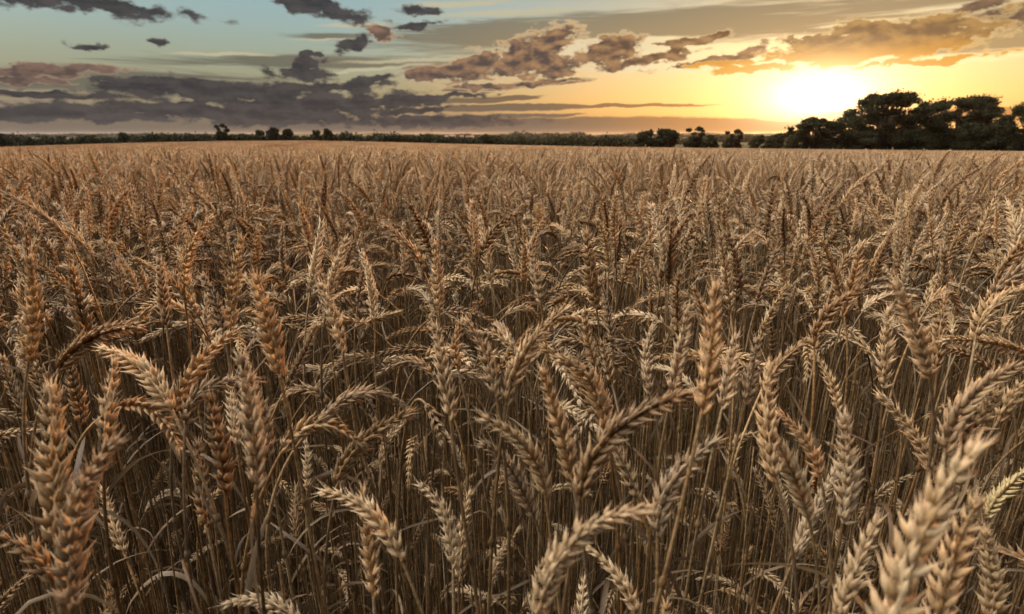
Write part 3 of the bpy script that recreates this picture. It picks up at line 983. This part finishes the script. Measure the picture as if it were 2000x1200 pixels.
# the crop carries on beside and behind the photographer, outside the view
for _ in range(2600):
    x = rng.uniform(-2.2, 2.2); y = rng.uniform(-2.0, .42)
    if abs(x) < .17 and y > -.30: continue
    v = rng.integers(0, NA); sc = float(rng.normal(.98, .04))
    px, py, dd = proj(np.array([[x, y, 1.0 * sc], [x, y, .85 * sc], [x, y, .7 * sc], [x, y, .4]]))
    inside = (dd > .02) & (px > -160) & (px < 2160) & (py < 1320)
    if inside[:3].any():
        if inside[0] or rng.random() < .4: continue
        v = SW0 + rng.integers(0, NSW)
    rest.append((x, y, v, rng.uniform(0, 6.28), sc))
# clumps farther out
def ring(y0, y1, cell, off, nv, margin=1.0):
    n = 0
    yy = y0
    while yy < y1:
        hw = .93 * yy + margin
        xs = np.arange(-hw, hw, cell)
        for x in xs:
            X = x + rng.uniform(-.3, .3) * cell; Y = yy + rng.uniform(-.3, .3) * cell
            if math.hypot(X, Y) > 200: continue
            rest.append((X, Y, off + rng.integers(0, nv), rng.integers(0, 4) * math.pi / 2 + rng.uniform(-.3, .3), rng.uniform(.97, 1.03)))
        yy += cell
ring(14.3, 45, .46, NA + NBV, NC1)
ring(45, 197, 1.9, NA + NBV + NC1, NC2)
A = np.array(rest)
gv = np.stack([A[:, 0], A[:, 1], zground(A[:, 0], A[:, 1]) - .005], -1)
me = bpy.data.meshes.new('wheat_crop')
me.vertices.add(len(gv)); me.vertices.foreach_set('co', gv.astype(np.float32).ravel())
for nme, typ, dat in (('vi', 'INT', A[:, 2].astype(np.int32)), ('ry', 'FLOAT', A[:, 3].astype(np.float32)), ('sc', 'FLOAT', A[:, 4].astype(np.float32))):
    at = me.attributes.new(nme, typ, 'POINT'); at.data.foreach_set('value', dat)
crop = link('wheat_crop', me)
tag(crop, 'dense ripe wheat filling the field back to the tree line', 'wheat crop', kind='stuff')
ng = bpy.data.node_groups.new('scatter', 'GeometryNodeTree')
ng.interface.new_socket('Geometry', in_out='INPUT', socket_type='NodeSocketGeometry')
ng.interface.new_socket('Geometry', in_out='OUTPUT', socket_type='NodeSocketGeometry')
gi = ng.nodes.new('NodeGroupInput'); go = ng.nodes.new('NodeGroupOutput')
iop = ng.nodes.new('GeometryNodeInstanceOnPoints')
ci = ng.nodes.new('GeometryNodeCollectionInfo')
ci.inputs['Collection'].default_value = protos
ci.inputs['Separate Children'].default_value = True
ci.inputs['Reset Children'].default_value = True
def nattr(nme, typ):
    n = ng.nodes.new('GeometryNodeInputNamedAttribute'); n.data_type = typ
    n.inputs['Name'].default_value = nme
    return n.outputs['Attribute']
cx = ng.nodes.new('ShaderNodeCombineXYZ'); ng.links.new(nattr('ry', 'FLOAT'), cx.inputs[2])
er = ng.nodes.new('FunctionNodeEulerToRotation'); ng.links.new(cx.outputs[0], er.inputs[0])
ng.links.new(gi.outputs[0], iop.inputs['Points'])
ng.links.new(ci.outputs[0], iop.inputs['Instance'])
iop.inputs['Pick Instance'].default_value = True
ng.links.new(nattr('vi', 'INT'), iop.inputs['Instance Index'])
ng.links.new(er.outputs[0], iop.inputs['Rotation'])
ng.links.new(nattr('sc', 'FLOAT'), iop.inputs['Scale'])
ng.links.new(iop.outputs[0], go.inputs[0])
md_ = crop.modifiers.new('scatter', 'NODES'); md_.node_group = ng

# ------------------------------------------------------------------ trees and hedges
def leaf_cloud(g, centre, rad, count, size, r, mi=0):
    """leaf sprays scattered through an ellipsoid, denser at its rim"""
    u = nrm(r.normal(size=(count, 3))) * (r.uniform(.10, 1.0, (count, 1)) ** .45) * np.where(r.random((count, 1)) < .12, r.uniform(1.0, 1.45, (count, 1)), 1)
    C = np.asarray(centre) + u * np.asarray(rad)
    d1 = nrm(r.normal(size=(count, 3))); d2 = nrm(np.cross(d1, r.normal(size=(count, 3))))
    s = size * r.uniform(.6, 1.4, (count, 1))
    V = np.stack([C - d1 * s, C + d2 * s * .6, C + d1 * s, C - d2 * s * .6], 1).reshape(-1, 3)
    F = np.arange(count * 4).reshape(-1, 4)
    a = np.zeros((count * 4, 3)); a[:, 1] = np.repeat(r.uniform(0, 1, count), 4)
    g.add(V, [F], a, mi)

def place(x, Yd):
    """ground point that appears in column x of the photograph, Yd metres away"""
    X = (x - 1000) / 1188.0 * Yd
    return np.array([X, Yd, float(zground(X, Yd))])

def px2m(Yd): return Yd / 1239.0

def tree(name, x0, x1, ytop, Yd, label, seed, kind='round', group=None, cat='tree', bare=.18, dens=1.0):
    r = np.random.default_rng(seed)
    base = place((x0 + x1) / 2, Yd)
    W = (x1 - x0) / 1188.0 * Yd
    ztop = CAM_H - (ytop - 262) / 1239.0 * Yd
    Hh = ztop - base[2]
    root = empty(name, tuple(base)); tag(root, label, cat, group)
    tg = Geo(); cg = Geo()
    tr = max(.12, Hh * .035)
    fork = Hh * (bare + .08)
    tp = np.array([[0, 0, -.3], [r.normal(0, .02) * Hh, 0, fork * .6], [r.normal(0, .03) * Hh, 0, fork]])
    tube(tg, tp, [tr * 1.4, tr, tr * .85], 8)
    clumps = []
    if kind == 'oak':
        nb = 104
        def vdc(k, b_):
            q = 0.0; f = 1.0
            while k > 0:
                f /= b_; q += f * (k % b_); k //= b_
            return q
        for i in range(nb):
            ex = (vdc(i + 1, 2) - .5) * W * .93
            ey = r.uniform(-.33, .33) * W
            top = Hh * math.sqrt(max(.12, 1 - .78 * abs(2 * ex / W - .06) ** 3)) * (1 + .025 * math.sin(ex * 1.9 + seed)) * (1 + .05 * math.sin(ex / W * 17 + seed))
            zf = .10 + .84 * vdc(i + 1, 3) ** .8
            zz = top * (zf if i % 5 else .92)
            rad = Hh * r.uniform(.052, .105)
            clumps.append(((ex, ey, min(zz, top - rad * .7)), (rad * 1.55, rad * 1.3, rad * .75)))
    elif kind == 'wispy':
        for ex, ez, q in ((-.30, .88, .10), (.12, .93, .13), (.34, .70, .13), (-.1, .55, .16), (.2, .50, .18), (-.25, .35, .2), (.3, .3, .2), (0, .22, .2), (.38, .86, .07), (-.05, .74, .09)):
            clumps.append(((ex * W, r.normal(0, .1) * W, ez * Hh), (q * W * 1.3, q * W, q * Hh * .7)))
    else:
        nb = 20
        for i in range(nb):
            a = r.uniform(0, 6.28); q = math.sqrt(r.uniform(0, 1))
            ez = r.uniform(.12, .86)
            wz = math.sin(min(1, max(.25, ez * .8 + .18)) * math.pi) ** .6
            clumps.append(((q * math.cos(a) * W * .36 * wz, q * math.sin(a) * W * .36 * wz, ez * Hh), (W * .17, W * .17, Hh * .14)))
    lf = float(np.clip(Yd * .0017, .10, .6))
    for c, rad in clumps:
        vol = rad[0] * rad[1] + rad[0] * rad[2] * 2
        n = int(np.clip(dens * 5.5 * vol / (lf * lf), 30, 420))
        leaf_cloud(cg, c, rad, n, lf, r)
        if kind == 'oak' and r.random() < .6:      # loose outer sprays
            leaf_cloud(cg, np.array(c) * [1.07, 1.07, 1.035], [q * 1.35 for q in rad], n // 5, lf * .8, r)
        e = np.array(c); s0 = tp[-1]
        mid = (s0 + e) / 2 + np.array([0, 0, -.06 * Hh]) + r.normal(0, .03, 3) * Hh
        if kind != 'round' or r.random() < .4:
            tube(tg, bez(s0, s0 * .6 + mid * .4 + [0, 0, .03 * Hh], mid, e, 7), np.linspace(tr * .45, tr * .07, 7), 5)
    link('trunk', tg.mesh('trunk', [M_BARK]), root)
    link('crown', cg.mesh('crown', [M_FOL], smooth=False), root)
    return root

def hedge(name, x0, x1, ytop, Yd, label, seed, thick=3.0, Yd1=None, cat='hedge', wob=.22, group=None):
    r = np.random.default_rng(seed)
    Yd1 = Yd1 or Yd
    a = place(x0, Yd); b = place(x1, Yd1)
    g = Geo(); 
    L = np.linalg.norm((b - a)[:2]); n = max(5, int(L / (1.6 * Yd / 190)))
    org = (a + b) / 2
    yt = ytop if isinstance(ytop, (list, tuple)) else [ytop, ytop]
    lf = float(np.clip(Yd * .0022, .2, 1.2))
    for i in range(n):
        t = (i + r.uniform(-.3, .3)) / n
        xx = a[0] + (b[0] - a[0]) * t; Yt = a[1] + (b[1] - a[1]) * t
        zt = CAM_H - (np.interp(t, np.linspace(0, 1, len(yt)), yt) - 262) / 1239.0 * Yt
        gz = float(zground(xx, Yt)); h = zt - gz
        h *= 1 + wob * (r.uniform(-.6, .4) + .5 * math.sin(i * .9 + seed))
        h = max(h, .8)
        rx = L / n * 1.1
        cnt = int(np.clip(4.5 * rx * h * 2 / (lf * lf), 20, 260))
        leaf_cloud(g, np.array([xx, Yt + r.normal(0, thick * .2), gz + h * .48]) - org, (rx, thick * .6, h * .55), cnt, lf, r)
    o = link(name, g.mesh(name, [M_FOL2], smooth=False), loc=tuple(org))
    tag(o, label, cat, group)
    return o

# big trees on the right
tree('oak_tree', 1638, 1815, 183, 118, 'tallest dark oak with a wide flat crown, silhouetted right of the sun', 11, 'oak', dens=.65)
tree('oak_tree', 1790, 1938, 193, 124, 'dark rounded oak just right of the tallest one', 12, 'oak', dens=.65)
tree('oak_tree', 1945, 2120, 196, 112, 'dark tree cut off by the right edge of the view', 13, 'oak', dens=1.3)
tree('oak_tree', 1540, 1640, 233, 112, 'small round oak with the setting sun flaring over its top', 14, 'oak', dens=1.0)
tree('bush', 1636, 1720, 252, 110, 'dark bush filling the space under the left side of the tallest oak', 15, bare=.05, cat='bush')
tree('bush', 1745, 1830, 258, 114, 'dark bush under the two large oaks', 16, bare=.05, cat='bush')
tree('bush', 1850, 1925, 240, 112, 'bush standing under the right side of the second oak', 17, bare=.05, cat='bush')
tree('bush', 1905, 1985, 233, 118, 'tall bush between the second oak and the tree at the right edge', 18, bare=.05, cat='bush')
hedge('hedge', 1600, 2150, [272, 262, 260], 122, 'low dark hedge running beneath the big oaks', 19, thick=4)
# small trees between
tree('round_tree', 1234, 1290, 251, 128, 'left one of two joined round trees at the field edge', 21, bare=.05, dens=1.6)
tree('round_tree', 1278, 1328, 250, 128, 'right one of two joined round trees at the field edge', 22, bare=.05, dens=1.6)
tree('thorn_tree', 1336, 1378, 249, 130, 'small windswept tree with a flat tuft on top', 23, 'wispy', dens=1.4)
tree('bush', 1372, 1414, 261, 128, 'low round bush between two windswept little trees', 24, bare=.05, cat='bush')
tree('thorn_tree', 1412, 1452, 254, 130, 'small windswept tree, right of the low round bush', 25, 'wispy', dens=1.4)
tree('bush', 1462, 1500, 264, 150, 'hazy bush left of the sunlit small oak', 26, bare=.05, cat='bush')
tree('bush', 1494, 1540, 260, 150, 'hazy golden rimmed bush touching the sunlit small oak', 27, bare=.05, cat='bush')
# left skyline
hedge('hedge', -160, 236, [264, 268, 266, 264, 267, 266, 270], 196, 'thick dark hedge along the field at the far left', 31, thick=4, Yd1=204)
tree('round_tree', 229, 252, 258, 200, 'small dark tree ending the left hedge', 32, bare=.05, dens=1.5)
tree('round_tree', -24, 8, 255, 196, 'dark tree cut off by the left edge on the skyline', 33, bare=.05, dens=1.5)
hedge('hedge', 250, 424, [266, 263, 263, 262], 215, 'lower hedge between the small dark tree and the tall forked tree', 34, thick=4)
tree('forked_tree', 417, 447, 243, 205, 'tall narrow tree with a split crown, alone on the left skyline', 35, 'wispy', dens=2.2)
hedge('hedge', 440, 512, [264, 263, 264], 208, 'short hedge just right of the tall forked tree', 36, thick=4)
tree('round_tree', 492, 520, 252, 205, 'left one of three round trees on the skyline', 37, bare=.05, dens=1.7)
tree('round_tree', 517, 550, 248, 205, 'middle and tallest of three round trees on the skyline', 38, bare=.05, dens=1.7)
tree('round_tree', 547, 575, 251, 205, 'right one of three round trees on the skyline', 39, bare=.05, dens=1.7)
hedge('hedge', 562, 624, [265, 264, 264], 212, 'low gap of hedge between the three round trees and a pair', 40, thick=4)
tree('round_tree', 609, 628, 253, 208, 'left one of a pair of small round trees on the skyline', 41, bare=.05, dens=1.7)
tree('round_tree', 629, 651, 251, 208, 'right one of a pair of small round trees on the skyline', 42, bare=.05, dens=1.7)
hedge('hedge', 640, 745, [263, 260, 263, 261], 212, 'uneven hedge right of the pair of small round trees', 43, thick=5)
hedge('hedge', 504, 570, [264, 266, 264], 216, 'strip of hedge seen low between the three round trees', 49, thick=4)
hedge('hedge', 618, 652, [265, 266, 265], 216, 'strip of hedge seen low between the pair of small round trees', 50, thick=4)
hedge('hedge', 738, 938, [263, 263, 264.5, 268, 270.5], 205, 'long hedge sloping down towards the village', 44, thick=4)
tree('round_tree', 930, 966, 262, 212, 'dark broad tree at the end of the long sloping hedge', 45, bare=.05, dens=1.6)
hedge('hedge', 962, 1026, [265, 267, 266], 222, 'dark hedge right of the broad tree above the centre of the field', 46, thick=5)
hedge('hedge', 1024, 1060, [272, 270, 273], 228, 'small isolated clump of hedge right of centre', 47, thick=4)
hedge('hedge', 1070, 1240, [271, 267, 270, 267, 269], 232, 'long low hedge ending at the joined round trees', 48, thick=5)
# far woods and distant hedgerows
hedge('wood', 1000, 1063, [259, 256.5, 258], 900, 'strip of wood on the far ridge above the centre', 51, thick=20, cat='wood')
hedge('wood', 1066, 1150, [260, 259, 257, 261], 950, 'narrow far wood right of the ridge strip', 52, thick=20, cat='wood')
hedge('wood', 780, 1000, [264, 262.5, 263], 1200, 'hazy far wood line behind the village', 53, thick=30, cat='wood')
hedge('hedge', 790, 960, [268, 269.5, 269, 271], 600, 'dark hedgerow in front of the tiny distant village', 58, thick=6)
hedge('wood', 800, 1010, [265, 266, 265], 800, 'dark wood rising directly behind the tiny distant village', 59, thick=20, cat='wood')
hedge('wood', 1180, 1480, [262, 260.5, 262.5, 261], 1300, 'hazy wood line on the far hill behind the small trees', 54, thick=30, cat='wood')
hedge('wood', 1380, 1600, [267, 266, 268], 700, 'far hedgerow behind the hazy bushes', 55, thick=15, cat='wood')
hedge('wood', -100, 420, [261, 262, 260.5, 262], 1500, 'distant wood line just above the left hedges', 56, thick=40, cat='wood')
hedge('wood', 1000, 1400, [268, 267, 269, 268], 520, 'hedgerow crossing the middle of the valley', 57, thick=8, cat='wood')

def house(x, Yd, yc, w_m, h_m, label):
    b = place(x, Yd)
    zc = CAM_H - (yc - 262) / 1239.0 * Yd
    root = empty('house', tuple(b)); tag(root, label, 'house', 'pale houses of the distant village')
    w, d = w_m / 2, 3.0
    z0 = -1.0; z1 = max(zc - b[2], 3) + h_m * .3; zr = z1 + h_m * .5
    g = Geo(); g.add([(-w, -d, z0), (w, -d, z0), (w, d, z0), (-w, d, z0), (-w, -d, z1), (w, -d, z1), (w, d, z1), (-w, d, z1), (-w, 0, zr), (w, 0, zr)],
                     [np.array([[0, 1, 5, 4], [1, 2, 6, 5], [2, 3, 7, 6], [3, 0, 4, 7]]), np.array([[4, 7, 8], [5, 9, 6]])])
    link('wall', g.mesh('wall', [M_WALL], False), root)
    e = .4
    g = Geo(); g.add([(-w - e, -d - e, z1 - .2), (w + e, -d - e, z1 - .2), (w + e, 0, zr + .2), (-w - e, 0, zr + .2), (w + e, d + e, z1 - .2), (-w - e, d + e, z1 - .2)],
                     [np.array([[0, 1, 2, 3], [3, 2, 4, 5]])])
    link('roof', g.mesh('roof', [M_ROOF], False), root)
    for sx in (-.5, .5):
        g = Geo(); cx_ = sx * w; g.add([(cx_ - .6, -d - .03, z1 - 2.0), (cx_ + .6, -d - .03, z1 - 2.0), (cx_ + .6, -d - .03, z1 - .8), (cx_ - .6, -d - .03, z1 - .8)], [np.array([[0, 1, 2, 3]])])
        link('window', g.mesh('window', [M_GLASS], False), root)
house(884, 640, 267.3, 5.5, 2.2, 'widest pale house of the tiny distant village')
house(872, 655, 267.8, 3.2, 2, 'small pale house left of the widest one in the distant village')
house(902, 660, 268.0, 3.2, 2, 'small pale house right of the widest one in the distant village')
house(913, 640, 269.0, 3.5, 2, 'lower small house near the right end of the distant village')
house(922, 650, 268.4, 3.5, 2, 'last pale house at the right end of the distant village')

# ------------------------------------------------------------------ air
def haze_box(lo, hi, density):
    m = mat('haze'); t = m.node_tree
    v = t.nodes.new('ShaderNodeVolumePrincipled')
    v.inputs['Color'].default_value = (.76, .76, .74, 1)
    v.inputs['Density'].default_value = density
    v.inputs['Anisotropy'].default_value = 0.5
    o = t.nodes.new('ShaderNodeOutputMaterial'); t.links.new(v.outputs[0], o.inputs['Volume'])
    x0, y0, z0 = lo; x1, y1, z1 = hi
    g = Geo(); g.add([(x0, y0, z0), (x1, y0, z0), (x1, y1, z0), (x0, y1, z0), (x0, y0, z1), (x1, y0, z1), (x1, y1, z1), (x0, y1, z1)],
                     [np.array([[0, 3, 2, 1], [4, 5, 6, 7], [0, 1, 5, 4], [1, 2, 6, 5], [2, 3, 7, 6], [3, 0, 4, 7]])])
    o_ = link('haze', g.mesh('haze', [m], False)); tag(o_, 'thin evening haze over the fields', 'haze', kind='stuff')
    return o_
zs = [float((v.co).z) for o in (gr, hl) for v in o.data.vertices]
print('terrain z range', min(zs), max(zs))
haze_box((-9200, -9200, min(zs) - 1), (9200, 9200, max(max(zs), 13.0) + 3), 0.00003)
